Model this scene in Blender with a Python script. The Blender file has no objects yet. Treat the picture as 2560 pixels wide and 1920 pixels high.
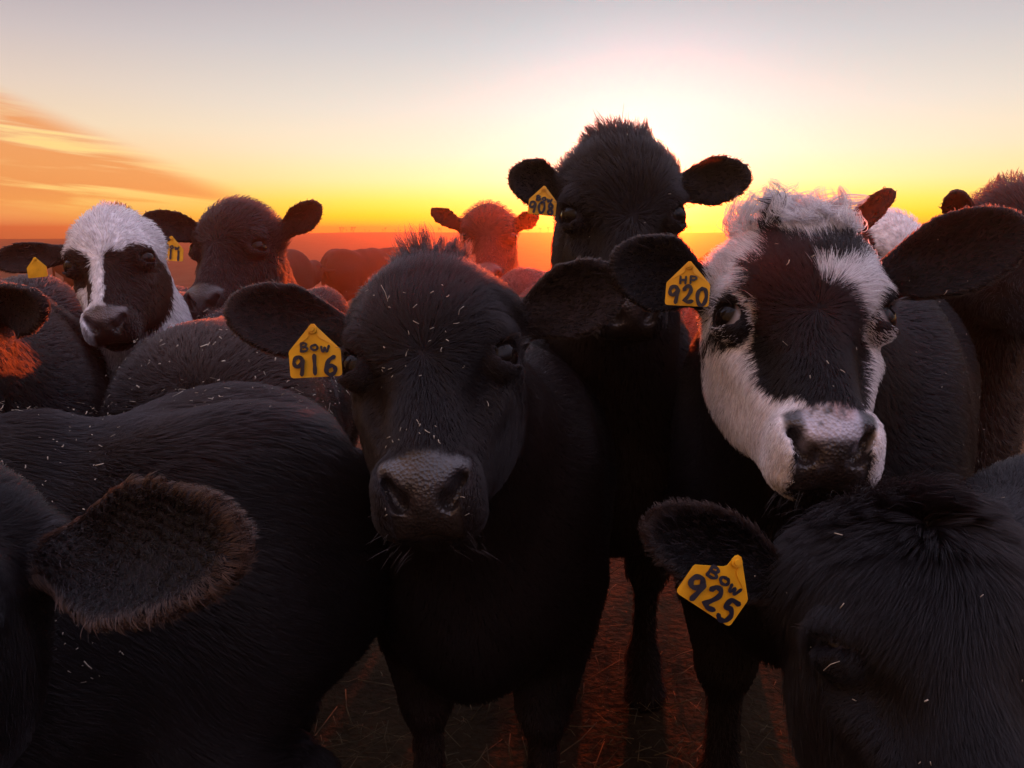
import bpy, math, random
import numpy as np
from mathutils import Vector, Matrix
R = math.radians
S = bpy.context.scene
COL = S.collection
rng = np.random.default_rng(7)
random.seed(7)

# ------------------------------------------------------------------ camera
CAM_H, PITCH, FPX = 1.25, 10.8, 803.0
cam_d = bpy.data.cameras.new('camera')
cam = bpy.data.objects.new('camera', cam_d); COL.objects.link(cam)
cam.location = (0, 0, CAM_H)
cam.rotation_euler = (R(90 - PITCH), 0, 0)
cam_d.sensor_width = 36; cam_d.lens = 36 * FPX / 1024
cam_d.clip_start = 0.02; cam_d.clip_end = 4000
S.camera = cam
_cp, _sp = math.cos(R(PITCH)), math.sin(R(PITCH))
FWD = np.array([0, _cp, -_sp]); UPV = np.array([0, _sp, _cp]); CAMP = np.array([0, 0, CAM_H])
def P(px, py, d):
    """world point at a viewing depth d"""
    return CAMP + FWD * d + np.array([1.0, 0, 0]) * ((px - 512) / FPX * d) + UPV * (-(py - 384) / FPX * d)
def project(p):
    v = p - CAMP
    d = v @ FWD
    d = np.where(np.abs(d) < 1e-4, 1e-4, d)
    return 512 + v[:, 0] / d * FPX, 384 - (v @ UPV) / d * FPX, d

# ------------------------------------------------------------------ light
SUN_AZ, SUN_EL = 8.5, 3.0          # degrees to the right of +Y, above the horizon
world = bpy.data.worlds.new('World'); S.world = world
world.use_nodes = True
def build_world():
    nt = world.node_tree; N = nt.nodes; L = nt.links
    N.clear()
    def node(t, **k):
        n = N.new(t)
        for a, b in k.items(): setattr(n, a, b)
        return n
    def M(op, a, b=None, c=None, clamp=False):
        n = node('ShaderNodeMath', operation=op, use_clamp=clamp)
        for i, x in enumerate((a, b, c)):
            if x is None: continue
            if isinstance(x, (int, float)): n.inputs[i].default_value = x
            else: L.new(x, n.inputs[i])
        return n.outputs[0]
    def ramp(x, stops):
        n = node('ShaderNodeValToRGB'); L.new(x, n.inputs[0])
        e = n.color_ramp.elements
        while len(e) < len(stops): e.new(0.5)
        for i, (p, c) in enumerate(stops):
            e[i].position = p; e[i].color = (*c, 1)
        return n.outputs[0]
    def mix(f, a, b, mode='MIX'):
        n = node('ShaderNodeMix', data_type='RGBA', blend_type=mode); n.clamp_result = False
        for s, x in ((n.inputs[0], f), (n.inputs[6], a), (n.inputs[7], b)):
            if isinstance(x, (int, float)): s.default_value = x
            elif isinstance(x, tuple): s.default_value = (*x, 1)
            else: L.new(x, s)
        return n.outputs[2]
    tc = node('ShaderNodeTexCoord')
    sep = node('ShaderNodeSeparateXYZ'); L.new(tc.outputs['Generated'], sep.inputs[0])
    x, y, z = sep.outputs
    el = M('MULTIPLY', M('ARCSINE', z), 180 / math.pi)                  # elevation, degrees
    azr = M('ARCTAN2', x, y)
    az = M('MULTIPLY', azr, 180 / math.pi)                             # + to the right
    da = M('ABSOLUTE', M('SUBTRACT', az, SUN_AZ))
    t = M('DIVIDE', M('MAXIMUM', el, 0.0), 40.0, clamp=True)
    near = ramp(t, [(0.0, (1.0, .80, .0)), (.025, (1.0, .92, .0)), (.05, (1.0, .95, .12)), (.085, (.99, .93, .44)), (.13, (.93, .86, .63)),
                    (.20, (.78, .76, .68)), (.30, (.58, .59, .61)), (.37, (.49, .465, .50)), (.6, (.54, .53, .66)), (1.0, (1.05, .98, 1.30))])
    side = ramp(t, [(0.0, (1.0, .36, .14)), (.05, (1.0, .43, .12)), (.10, (1.0, .62, .26)), (.16, (.90, .70, .48)), (.22, (.77, .63, .53)),
                    (.29, (.60, .52, .52)), (.37, (.41, .37, .42)), (.6, (.50, .48, .62)), (1.0, (1.05, .98, 1.30))])
    back = ramp(t, [(0.0, (.05, .04, .05)), (.28, (.08, .07, .09)), (.55, (.55, .47, .62)), (.8, (1.20, 1.08, 1.45)), (1.0, (1.05, .98, 1.30))])
    f1 = node('ShaderNodeMapRange', interpolation_type='SMOOTHSTEP'); L.new(da, f1.inputs[0])
    f1.inputs[1].default_value = 14; f1.inputs[2].default_value = 44
    f2 = node('ShaderNodeMapRange', interpolation_type='SMOOTHSTEP'); L.new(da, f2.inputs[0])
    f2.inputs[1].default_value = 50; f2.inputs[2].default_value = 120
    c = mix(f1.outputs[0], near, side)
    c = mix(f2.outputs[0], c, back)
    # low streaky cloud bank, left of the herd
    cmb = node('ShaderNodeCombineXYZ')
    L.new(M('MULTIPLY', az, .055), cmb.inputs[0])
    L.new(M('MULTIPLY', M('ADD', el, M('MULTIPLY', az, .10)), .75), cmb.inputs[1])
    nz = node('ShaderNodeTexNoise'); L.new(cmb.outputs[0], nz.inputs['Vector'])
    nz.inputs['Scale'].default_value = 1.25; nz.inputs['Detail'].default_value = 6; nz.inputs['Roughness'].default_value = .55
    nz.inputs['Distortion'].default_value = .35
    # wedge: thick at the far left, thinning to a point low on the right
    topl = M('MULTIPLY_ADD', az, -.43, -5.3)                       # upper limit of the bank at this azimuth
    wd = node('ShaderNodeMapRange', interpolation_type='SMOOTHSTEP'); L.new(M('SUBTRACT', topl, el), wd.inputs[0])
    wd.inputs[1].default_value = -.4; wd.inputs[2].default_value = 1.4
    wl = node('ShaderNodeMapRange', interpolation_type='SMOOTHSTEP'); L.new(el, wl.inputs[0])
    wl.inputs[1].default_value = 0.6; wl.inputs[2].default_value = 2.6
    cl = node('ShaderNodeMapRange', interpolation_type='SMOOTHSTEP'); L.new(nz.outputs['Fac'], cl.inputs[0])
    cl.inputs[1].default_value = .40; cl.inputs[2].default_value = .54
    cf = M('MULTIPLY', M('MULTIPLY', wd.outputs[0], wl.outputs[0]), cl.outputs[0])
    lit = M('MULTIPLY', M('MULTIPLY', wd.outputs[0], wl.outputs[0]), M('SUBTRACT', 1.0, cl.outputs[0]))
    c = mix(M('MULTIPLY', lit, .75), c, (1.0, .72, .22))
    c = mix(M('MULTIPLY', cf, .9), c, (.84, .31, .09))
    # the glow round the sun, which is behind the tall calf's head
    sd = Vector((math.sin(R(SUN_AZ)) * math.cos(R(SUN_EL)), math.cos(R(SUN_AZ)) * math.cos(R(SUN_EL)), math.sin(R(SUN_EL))))
    dt = node('ShaderNodeVectorMath', operation='DOT_PRODUCT'); L.new(tc.outputs['Generated'], dt.inputs[0]); dt.inputs[1].default_value = sd
    ang = M('MULTIPLY', M('ARCCOSINE', M('MINIMUM', dt.outputs['Value'], 1.0)), 180 / math.pi)
    g1 = M('EXPONENT', M('MULTIPLY', M('POWER', M('DIVIDE', ang, 10.5), 2.0), -1.0))
    c = mix(g1, c, (.06, .25, .33), 'ADD')
    g3 = M('EXPONENT', M('MULTIPLY', M('POWER', M('DIVIDE', ang, 12.5), 2.0), -1.0))
    c = mix(g3, c, (.38, .06, .02), 'SUBTRACT')
    g2 = M('EXPONENT', M('MULTIPLY', M('POWER', M('DIVIDE', ang, 3.2), 2.0), -1.0))
    c = mix(g2, c, (.8, .62, .30), 'ADD')
    # Nishita sky, sun disc off, for the ambient dusk
    sky = node('ShaderNodeTexSky', sky_type='NISHITA'); sky.sun_disc = False
    sky.sun_elevation = R(SUN_EL); sky.sun_rotation = R(SUN_AZ)
    bg1 = node('ShaderNodeBackground'); L.new(sky.outputs[0], bg1.inputs[0]); bg1.inputs[1].default_value = .012
    bg2 = node('ShaderNodeBackground'); L.new(c, bg2.inputs[0]); bg2.inputs[1].default_value = 1.0
    add = node('ShaderNodeAddShader'); L.new(bg1.outputs[0], add.inputs[0]); L.new(bg2.outputs[0], add.inputs[1])
    out = node('ShaderNodeOutputWorld'); L.new(add.outputs[0], out.inputs['Surface'])
    return sd
SUN_DIR = build_world()
sun_d = bpy.data.lights.new('sun', 'SUN'); sun_d.energy = 5.0; sun_d.angle = R(.6); sun_d.color = (1.0, .105, .012)
sun = bpy.data.objects.new('sun', sun_d); COL.objects.link(sun)
sun.rotation_euler = (-SUN_DIR).to_track_quat('-Z', 'Y').to_euler()
S.view_settings.view_transform = 'Standard'; S.view_settings.look = 'None'
S.view_settings.exposure = 0.0; S.view_settings.gamma = 1.0; S.view_settings.use_curve_mapping = False
S.render.engine = 'CYCLES'
cy = S.cycles
cy.max_bounces = 6; cy.diffuse_bounces = 3; cy.glossy_bounces = 3; cy.transmission_bounces = 4; cy.volume_bounces = 0
cy.caustics_reflective = False; cy.caustics_refractive = False
cy.use_denoising = True
S.cycles_curves.shape = 'RIBBONS'; S.cycles_curves.subdivisions = 2

# ------------------------------------------------------------------ helpers
def tag(o, label=None, cat=None, group=None, kind=None):
    for k, v in (('label', label), ('category', cat), ('group', group), ('kind', kind)):
        if v: o[k] = v
    return o
def mesh_np(name, V, F, mat=None, parent=None, smooth=True, mats=None, mat_idx=None):
    me = bpy.data.meshes.new(name)
    V = np.ascontiguousarray(V, dtype=np.float32)
    F = np.asarray(F, dtype=np.int32); k = F.shape[1]
    me.vertices.add(len(V)); me.vertices.foreach_set('co', V.ravel())
    me.loops.add(F.size); me.loops.foreach_set('vertex_index', F.ravel())
    me.polygons.add(len(F))
    me.polygons.foreach_set('loop_start', np.arange(0, F.size, k, dtype=np.int32))
    me.update(calc_edges=True); me.validate()
    if smooth: me.polygons.foreach_set('use_smooth', np.ones(len(me.polygons), dtype=bool))
    for m in ([mat] if mat else (mats or [])): me.materials.append(m)
    if mat_idx is not None: me.polygons.foreach_set('material_index', np.asarray(mat_idx, dtype=np.int32))
    o = bpy.data.objects.new(name, me); COL.objects.link(o)
    if parent: o.parent = parent
    return o
def set_origin(o, at):
    """put a mesh object's origin at a world point (mesh data was in world space)"""
    at = np.asarray(at, float)
    me = o.data; n = len(me.vertices); a = np.empty(n * 3, np.float32)
    me.vertices.foreach_get('co', a); a = (a.reshape(-1, 3) - at).astype(np.float32)
    me.vertices.foreach_set('co', a.ravel()); me.update(); o.location = at
def new_mat(name):
    m = bpy.data.materials.new(name); m.use_nodes = True
    return m, m.node_tree.nodes, m.node_tree.links, m.node_tree.nodes['Principled BSDF']
def hashf(*a):
    s = sum(np.asarray(x, float) * k for x, k in zip(a, (127.1, 311.7, 74.7, 41.3)))
    return np.modf(np.abs(np.sin(s) * 43758.5453))[0]
def wob(p, sc, seed=0.0):
    """cheap smooth noise -1..1 at points p"""
    q = p * sc + seed
    a = np.sin(q[:, 0] * 1.7 + 1.3 * np.sin(q[:, 1] * 1.1 + 2.0) + seed) + np.sin(q[:, 1] * 2.1 + 1.7 * np.sin(q[:, 2] * .9 + 1.0)) \
        + np.sin(q[:, 2] * 1.9 + 1.5 * np.sin(q[:, 0] * 1.3 + .5)) + .5 * np.sin(q[:, 0] * 4.3 + q[:, 2] * 3.1) + .5 * np.sin(q[:, 1] * 4.7 - q[:, 0] * 2.9)
    return a / 4.0
def unit(v): return v / (np.linalg.norm(v, axis=-1, keepdims=True) + 1e-9)

# signed distances
def ell(p, c, r):
    q = p - np.asarray(c, np.float32); r = np.asarray(r, np.float32)
    k0 = np.sqrt(((q / r) ** 2).sum(-1)); k1 = np.sqrt(((q / (r * r)) ** 2).sum(-1)) + 1e-6
    return k0 * (k0 - 1) / k1
def cone(p, a, b, ra, rb):
    a = np.asarray(a, np.float32); b = np.asarray(b, np.float32)
    ab = b - a; t = np.clip(((p - a) @ ab) / float(ab @ ab), 0, 1)
    return np.sqrt((((p - a) - t[:, None] * ab) ** 2).sum(-1)) - (ra + (rb - ra) * t)
def smin(a, b, k):
    h = np.maximum(k - np.abs(a - b), 0) / k
    return np.minimum(a, b) - h * h * k * .25
def smax(a, b, k): return -smin(-a, -b, k)

def surface_nets(f, lo, hi, h, B=8):
    lo = np.asarray(lo, np.float64); nb = np.ceil((np.asarray(hi) - lo) / (h * B)).astype(int)
    ii = np.stack(np.meshgrid(*[np.arange(n) for n in nb], indexing='ij'), -1).reshape(-1, 3)
    d = np.concatenate([f((lo + (c + .5) * h * B).astype(np.float32)) for c in np.array_split(ii, max(1, len(ii) // 200000))])
    ii = ii[np.abs(d) < h * B * 1.25]
    NX, NY, NZ = (nb * B + 2)
    g = np.stack(np.meshgrid(*[np.arange(B + 1)] * 3, indexing='ij'), -1).reshape(-1, 3)
    ids, vs, qs = [], [], []
    E = [((0,0,0),(1,0,0)),((0,1,0),(1,1,0)),((0,0,1),(1,0,1)),((0,1,1),(1,1,1)),
         ((0,0,0),(0,1,0)),((1,0,0),(1,1,0)),((0,0,1),(0,1,1)),((1,0,1),(1,1,1)),
         ((0,0,0),(0,0,1)),((1,0,0),(1,0,1)),((0,1,0),(0,1,1)),((1,1,0),(1,1,1))]
    for ch in np.array_split(ii, max(1, len(ii) // 300)):
        if not len(ch): continue
        cor = (ch[:, None, :] * B + g[None])
        v = f((lo + cor.reshape(-1, 3) * h).astype(np.float32)).reshape(len(ch), B + 1, B + 1, B + 1)
        s = v < 0
        def sub(a, o): return a[:, o[0]:o[0] + B, o[1]:o[1] + B, o[2]:o[2] + B]
        acc = np.zeros((len(ch), B, B, B, 3)); cnt = np.zeros((len(ch), B, B, B))
        for a, b in E:
            va, vb = sub(v, a), sub(v, b); x = (va < 0) != (vb < 0)
            t = np.where(x, va / np.where(x, va - vb, 1), 0)
            for ax in range(3):
                acc[..., ax] += np.where(x, a[ax] + (b[ax] - a[ax]) * t, 0)
            cnt += x
        m = cnt > 0
        bi, ci, cj, ck = np.nonzero(m)
        cell = ch[bi] * B + np.stack([ci, cj, ck], -1)
        vs.append(lo + (cell + acc[m] / cnt[m][:, None]) * h)
        key = lambda c: ((c[:, 0] + 1) * (NY + 1) + c[:, 1] + 1) * (NZ + 1) + c[:, 2] + 1
        ids.append(key(cell))
        s0 = s[:, :B, :B, :B]
        for ax, (u, w) in enumerate(((1, 2), (2, 0), (0, 1))):
            o = [0, 0, 0]; o[ax] = 1
            s1 = sub(s, o); x = s0 != s1
            bi, ci, cj, ck = np.nonzero(x)
            if not len(bi): continue
            cell = ch[bi] * B + np.stack([ci, cj, ck], -1)
            du = np.zeros(3, int); du[u] = 1; dw = np.zeros(3, int); dw[w] = 1
            q = np.stack([key(cell - du - dw), key(cell - dw), key(cell), key(cell - du)], -1)
            fl = s0[x]
            q[~fl] = q[~fl][:, ::-1]
            qs.append(q)
    ids = np.concatenate(ids); vs = np.concatenate(vs); qs = np.concatenate(qs)
    od = np.argsort(ids); ids = ids[od]; vs = vs[od]
    pos = np.searchsorted(ids, qs); pos = np.minimum(pos, len(ids) - 1)
    ok = (ids[pos] == qs).all(-1)
    return vs, pos[ok]

# ------------------------------------------------------------------ materials
def mat_coat_fn():
    m, N, L, b = new_mat('cow_hide')
    a = N.new('ShaderNodeAttribute'); a.attribute_name = 'coat'
    k = N.new('ShaderNodeAttribute'); k.attribute_name = 'skin'
    tc = N.new('ShaderNodeTexCoord')
    vo = N.new('ShaderNodeTexVoronoi'); vo.inputs['Scale'].default_value = 260; L.new(tc.outputs['Object'], vo.inputs['Vector'])
    nz = N.new('ShaderNodeTexNoise'); nz.inputs['Scale'].default_value = 60; nz.inputs['Detail'].default_value = 5; L.new(tc.outputs['Object'], nz.inputs['Vector'])
    mr = N.new('ShaderNodeMapRange'); L.new(nz.outputs['Fac'], mr.inputs[0]); mr.inputs[1].default_value = .3; mr.inputs[2].default_value = .7
    mr.inputs[3].default_value = .6; mr.inputs[4].default_value = 1.35
    mx = N.new('ShaderNodeMix'); mx.data_type = 'RGBA'; mx.blend_type = 'MULTIPLY'; mx.inputs[0].default_value = 1
    L.new(a.outputs['Color'], mx.inputs[6]); L.new(mr.outputs[0], mx.inputs[7]); L.new(mx.outputs[2], b.inputs['Base Color'])
    rg = N.new('ShaderNodeMapRange'); L.new(k.outputs['Fac'], rg.inputs[0]); rg.inputs[3].default_value = .8; rg.inputs[4].default_value = .33
    L.new(rg.outputs[0], b.inputs['Roughness'])
    sp = N.new('ShaderNodeMapRange'); L.new(k.outputs['Fac'], sp.inputs[0]); sp.inputs[3].default_value = .12; sp.inputs[4].default_value = .55
    L.new(sp.outputs[0], b.inputs['Specular IOR Level'])
    bp = N.new('ShaderNodeBump'); bp.inputs['Distance'].default_value = .0022; L.new(vo.outputs['Distance'], bp.inputs['Height'])
    mu = N.new('ShaderNodeMath'); mu.operation = 'MULTIPLY'; L.new(k.outputs['Fac'], mu.inputs[0]); mu.inputs[1].default_value = .55
    L.new(mu.outputs[0], bp.inputs['Strength']); L.new(bp.outputs[0], b.inputs['Normal'])
    return m
def mat_hair_fn():
    m, N, L, b = new_mat('coat_hair')
    a = N.new('ShaderNodeAttribute'); a.attribute_name = 'tint'
    L.new(a.outputs['Color'], b.inputs['Base Color'])
    b.inputs['Roughness'].default_value = .42; b.inputs['Specular IOR Level'].default_value = .16
    t = N.new('ShaderNodeBsdfTranslucent')
    mx = N.new('ShaderNodeMix'); mx.data_type = 'RGBA'; mx.blend_type = 'ADD'; mx.inputs[0].default_value = 1; mx.clamp_result = True
    L.new(a.outputs['Color'], mx.inputs[6]); mx.inputs[7].default_value = (.026, .008, .004, 1)      # light soaks brown through dark hair
    L.new(mx.outputs[2], t.inputs['Color'])
    m1 = N.new('ShaderNodeMixShader'); m1.inputs[0].default_value = .25
    L.new(b.outputs[0], m1.inputs[1]); L.new(t.outputs[0], m1.inputs[2])
    h = N.new('ShaderNodeBsdfHairPrincipled'); h.model = 'CHIANG'; h.parametrization = 'COLOR'
    L.new(a.outputs['Color'], h.inputs['Color']); h.inputs['Roughness'].default_value = .32; h.inputs['Radial Roughness'].default_value = .45
    ms = N.new('ShaderNodeMixShader'); ms.inputs[0].default_value = .30
    L.new(m1.outputs[0], ms.inputs[1]); L.new(h.outputs[0], ms.inputs[2])
    out = [n for n in N if n.type == 'OUTPUT_MATERIAL'][0]
    L.new(ms.outputs[0], out.inputs['Surface'])
    return m
HIDE = mat_coat_fn(); HAIR = mat_hair_fn()
def mat_eye_fn():
    m, N, L, b = new_mat('eye_surface')
    b.inputs['Base Color'].default_value = (.006, .004, .004, 1); b.inputs['Roughness'].default_value = .06
    b.inputs['Specular IOR Level'].default_value = .17
    a = N.new('ShaderNodeAttribute'); a.attribute_name = 'coat'; L.new(a.outputs['Color'], b.inputs['Base Color'])
    return m
EYE = mat_eye_fn()
def mat_plain(name, c, rough=.5, noise=.0, scale=40):
    m, N, L, b = new_mat(name)
    b.inputs['Roughness'].default_value = rough
    if noise:
        tc = N.new('ShaderNodeTexCoord'); nz = N.new('ShaderNodeTexNoise'); nz.inputs['Scale'].default_value = scale; nz.inputs['Detail'].default_value = 6
        L.new(tc.outputs['Object'], nz.inputs['Vector'])
        r = N.new('ShaderNodeValToRGB'); L.new(nz.outputs['Fac'], r.inputs[0])
        r.color_ramp.elements[0].position = .3; r.color_ramp.elements[1].position = .72
        r.color_ramp.elements[0].color = (*[x * (1 - noise) for x in c], 1); r.color_ramp.elements[1].color = (*[min(1, x * (1 + noise)) for x in c], 1)
        L.new(r.outputs[0], b.inputs['Base Color'])
    else: b.inputs['Base Color'].default_value = (*c, 1)
    return m
TAG_Y = mat_plain('tag_plastic', (.86, .40, .010), .45, .24, 34)
INK = mat_plain('marker_ink', (.010, .012, .030), .45)
STRAW = mat_plain('hay_straw', (.36, .30, .23), .8, .55, 120)

# ------------------------------------------------------------------ calf
BLACK = np.array([.0120, .0098, .0122]); BROWN = np.array([.070, .034, .022]); WHITE = np.array([.78, .73, .76])
class Cow:
    """pose: head centre (mid-eye) from a viewing ray, head turn, body heading"""
    def __init__(c, px, py, d, tilt=40, yaw=0, roll=0, hs=1.0, bs=1.0, phi=0, ln=.30, nphi=None, ears=(None, None), eW=(.052, .052), en=((0, 0), (0, 0)),
                 base_z=0.0, body=None, earlen=None, tl=0.0, earhair=1.0, rim=1.0, eo=1.0, whorl=-.030, tx=-.76):
        c.o = P(px, py, d); c.hs = hs; c.bs = bs; c.tl = tl; c.earhair = earhair; c.whorl = whorl; c.rim = rim; c.eo = eo; c.tx = tx
        t = R(tilt)
        M = np.array([[1, 0, 0], [0, -math.cos(t), math.sin(t)], [0, math.sin(t), math.cos(t)]])     # rows ex, en, eu
        r = R(roll); Ry = np.array([[math.cos(r), 0, math.sin(r)], [0, 1, 0], [-math.sin(r), 0, math.cos(r)]])
        y = R(yaw); Rz = np.array([[math.cos(y), -math.sin(y), 0], [math.sin(y), math.cos(y), 0], [0, 0, 1]])
        c.H = (Rz @ Ry @ M.T).T                                                                       # rows are the head axes in the world
        ph = R(phi); c.f = np.array([math.sin(ph), -math.cos(ph), 0]); c.l = np.array([math.cos(ph), math.sin(ph), 0])
        np_ = R(phi if nphi is None else nphi); nd = np.array([math.sin(np_), -math.cos(np_), 0])
        hb = c.h2w((0, -.14, .05))
        c.c = (hb - nd * ln - c.f * .5 * bs) * np.array([1, 1, 0]) if body is None else np.array([body[0], body[1], 0.0])
        c.B = np.stack([c.f, c.l, np.array([0, 0, 1.0])])
        c.ears = []
        for s, tip, W, nn in zip((-1, 1), ears, eW, en):
            b = c.h2w((s * .086, -.115, .092))
            if tip is None: tipw = b + c.H.T @ (np.array([s * .17, -.03, .02]) * hs)
            else: tipw = P(*tip)
            e = tipw - b; Ln = np.linalg.norm(e); e /= Ln
            n = unit(CAMP - (b + tipw) / 2) + np.array([0, 0, 1.0]) * nn[0] + c.H[0] * nn[1]
            n = unit(n - e * (n @ e)); w = np.cross(n, e) * 1.0
            if w[2] < 0: w = -w
            c.ears.append((b, np.stack([e, w, n]), Ln, W * hs, s))
        c.nb1 = c.b2w((.46, 0, .88)); c.nb2 = c.b2w((.56, 0, .70))
        c.nh1 = c.h2w((0, -.13, .06)); c.nh2 = c.h2w((0, -.19, -.02))
    def h2w(c, q): return c.o + c.H.T @ (np.asarray(q, float) * c.hs)
    def b2w(c, q): return c.c + c.B.T @ (np.asarray(q, float) * c.bs)
    def to_h(c, p): return ((((p - c.o) @ c.H.T) / c.hs) * np.array([1, 1, 1.055])).astype(np.float32)
    def to_b(c, p): return (((p - c.c) @ c.B.T) / c.bs).astype(np.float32)
    # --- pieces
    def head_q(c, q):
        a = q.copy(); a[:, 0] = np.abs(a[:, 0])
        d = ell(q, (0, -.085, .052), (.102, .105, .110))
        d = smin(d, ell(q, (0, -.036, .046), (.086, .050, .100)), .03)
        d = smin(d, ell(a, (.064, -.095, .094), (.042, .055, .046)), .035)
        d = smin(d, ell(q, (0, -.10, .138), (.055, .06, .040)), .05)
        d = smin(d, cone(q, (0, -.050, .02), (0, -.038, -.160), .052, .040), .025)
        d = smin(d, ell(a, (.084, -.046, .028), (.024, .034, .026)), .022)
        d = smin(d, cone(a, (.044, -.112, -.0), (.019, -.078, -.160), .056, .042), .03)
        d = smin(d, ell(a, (.052, -.145, -.045), (.040, .062, .085)), .03)
        d = smin(d, cone(a, (.043, -.160, -.035), (.018, -.105, -.175), .042, .034), .03)
        d = smin(d, ell(q, (0, -.050, -.180), (.056, .053, .050)), .022)
        d = smin(d, ell(a, (.039, -.028, -.180), (.022, .028, .035)), .016)
        d = smin(d, ell(a, (.034, -.062, -.203), (.030, .034, .030)), .018)          # upper lip
        d = smin(d, ell(q, (0, -.098, -.196), (.044, .040, .033)), .012)             # chin
        d = smin(d, cone(a, (.078, -.078, -.034), (.046, -.060, -.118), .017, .011), .018)          # facial crest
        d = smin(d, cone(q, (0, -.020, .0), (0, -.012, -.135), .020, .020), .03)                     # nasal bone
        # mouth line
        d = smax(d, -ell(q, (0, -.070, -.236), (.075, .0035, .030)), .006)
        # nostrils: slanted commas on the front of the nose
        ca, sa = math.cos(R(28)), math.sin(R(28))
        n = a - np.array([.0350, -.012, -.196], np.float32)
        n2 = np.stack([n[:, 0] * ca - n[:, 2] * sa, n[:, 1], n[:, 0] * sa + n[:, 2] * ca], -1)
        d = smax(d, -ell(n2, (0, 0, .002), (.0078, .022, .023)), .006)
        d = smax(d, -ell(n2, (-.003, -.004, -.013), (.0115, .022, .010)), .006)
        # eye: orbit hollow, lids, almond opening
        ec = np.array(c.EC, np.float32)
        d = smax(d, -ell(a, ec + np.array([-.006, .026, -.036], np.float32), (.022, .016, .024)), .025)
        d = smin(d, np.linalg.norm(a - ec, axis=-1) - .0312, .008)
        m = (a - ec) @ c.EM.T.astype(np.float32)
        d = smax(d, -ell(m, (0, -.001, .022), (.0255, .0172 * c.eo, .026)), .003)
        return d
    EC = (.0865, -.046, .004)
    _en = unit(np.array([.78, .60, .12])); _et = unit(np.cross(np.array([0, 0, 1.0]), _en)); 
    _tl = unit(_et * .92 + np.cross(_en, _et) * -.35)
    EM = np.stack([_tl, np.cross(_en, _tl), _en])
    def d_head(c, p): return c.head_q(c.to_h(p)) * c.hs
    def d_ear(c, p, i):
        b, E, Ln, W, s = c.ears[i]
        q = ((p - b) @ E.T).astype(np.float32)
        t = q[:, 0] / Ln; w = q[:, 1] / W
        th = .0085 * c.hs
        q2 = q.copy(); q2[:, 2] -= .028 * c.hs * np.clip(w, -1.3, 1.3) ** 2 - .010 * c.hs + .010 * c.hs * np.clip(t, 0, 1.2) ** 2
        pr = .50 + .50 * np.clip(t / .60, 0, 1)
        q2[:, 1] /= pr
        ra, rb_ = Ln * .45 - .008, W - .008
        ex, ey = (q2[:, 0] - Ln * .56) / ra, q2[:, 1] / rb_
        k0 = np.hypot(ex, ey); d2 = k0 * (k0 - 1) / (np.hypot(ex / ra, ey / rb_) + 1e-6)
        az = np.abs(q2[:, 2]) - .0015
        d = np.hypot(np.maximum(d2, 0), np.maximum(az, 0)) + np.minimum(np.maximum(d2, az), 0) - .008
        st = cone(q, (-.02, 0, -.012 * c.hs), (Ln * .34, 0, -.010 * c.hs), .034 * c.hs, .018 * c.hs)
        return smin(d, st, .02 * c.hs)
    def d_neck(c, p):
        s = (c.hs + c.bs) / 2
        mid = (c.nb1 + c.nh1) / 2 + np.array([0, 0, .0])
        d = cone(p, c.nb1, mid, .165 * c.bs, .125 * s); d = smin(d, cone(p, mid, c.nh1, .125 * s, .088 * c.hs), .04)
        return smin(d, cone(p, c.nb2, c.nh2, .13 * c.bs, .070 * c.hs), .10)
    def d_body(c, p):
        b = c.to_b(p); a = b.copy(); a[:, 1] = np.abs(a[:, 1])
        d = ell(b, (-.02, 0, .80), (.62, .255, .30))
        d = smin(d, ell(a, (.38, .10, .80), (.24, .135, .28)), .10)
        d = smin(d, ell(b, (.36, 0, 1.00), (.22, .085, .09)), .10)
        d = smin(d, ell(a, (-.50, .10, .85), (.26, .135, .26)), .10)
        d = smin(d, ell(a, (-.40, .15, 1.0), (.08, .05, .05)), .10)
        d = smin(d, cone(b, (.40, 0, 1.0), (-.62, 0, 1.01), .06, .06), .10)
        d = smin(d, ell(b, (.55, 0, .64), (.15, .125, .17)), .10)
        d = smin(d, ell(b, (-.06, 0, .64), (.48, .215, .17)), .08)
        # front legs
        d = smin(d, cone(a, (.44, .135, .66), (.43, .125, .38), .095, .058), .06)
        d = smin(d, ell(a, (.435, .125, .355), (.050, .046, .055)), .03)
        d = smin(d, cone(a, (.43, .125, .34), (.42, .125, .12), .040, .034), .03)
        d = smin(d, ell(a, (.425, .125, .105), (.042, .040, .040)), .03)
        d = smin(d, cone(a, (.435, .125, .07), (.455, .125, .022), .040, .048), .02)
        # hind legs
        d = smin(d, cone(a, (-.50, .13, .80), (-.42, .14, .55), .16, .09), .08)
        d = smin(d, cone(a, (-.42, .14, .55), (-.60, .13, .41), .085, .045), .05)
        d = smin(d, cone(a, (-.60, .13, .41), (-.55, .13, .13), .042, .033), .03)
        d = smin(d, cone(a, (-.55, .13, .08), (-.53, .13, .022), .040, .046), .03)
        # tail
        d = smin(d, cone(b, (-.70, 0, .97), (-.765, c.tl, .80), .035, .026), .05)
        d = smin(d, cone(b, (-.765, c.tl, .80), (c.tx, c.tl, .42), .024, .020), .03)
        # ribs, shoulder blade, flank hollows
        d = d + .006 * np.sin(b[:, 0] * 31 + 2.2 * np.sin(b[:, 2] * 5)) * smooth01(.30 - np.abs(b[:, 0] + .02), 0, .15) * smooth01(b[:, 2], .55, .75) + .009 * np.sin(b[:, 0] * 9 + 1.2) * np.sin(b[:, 2] * 11 + b[:, 0] * 4)
        return d * c.bs
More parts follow.
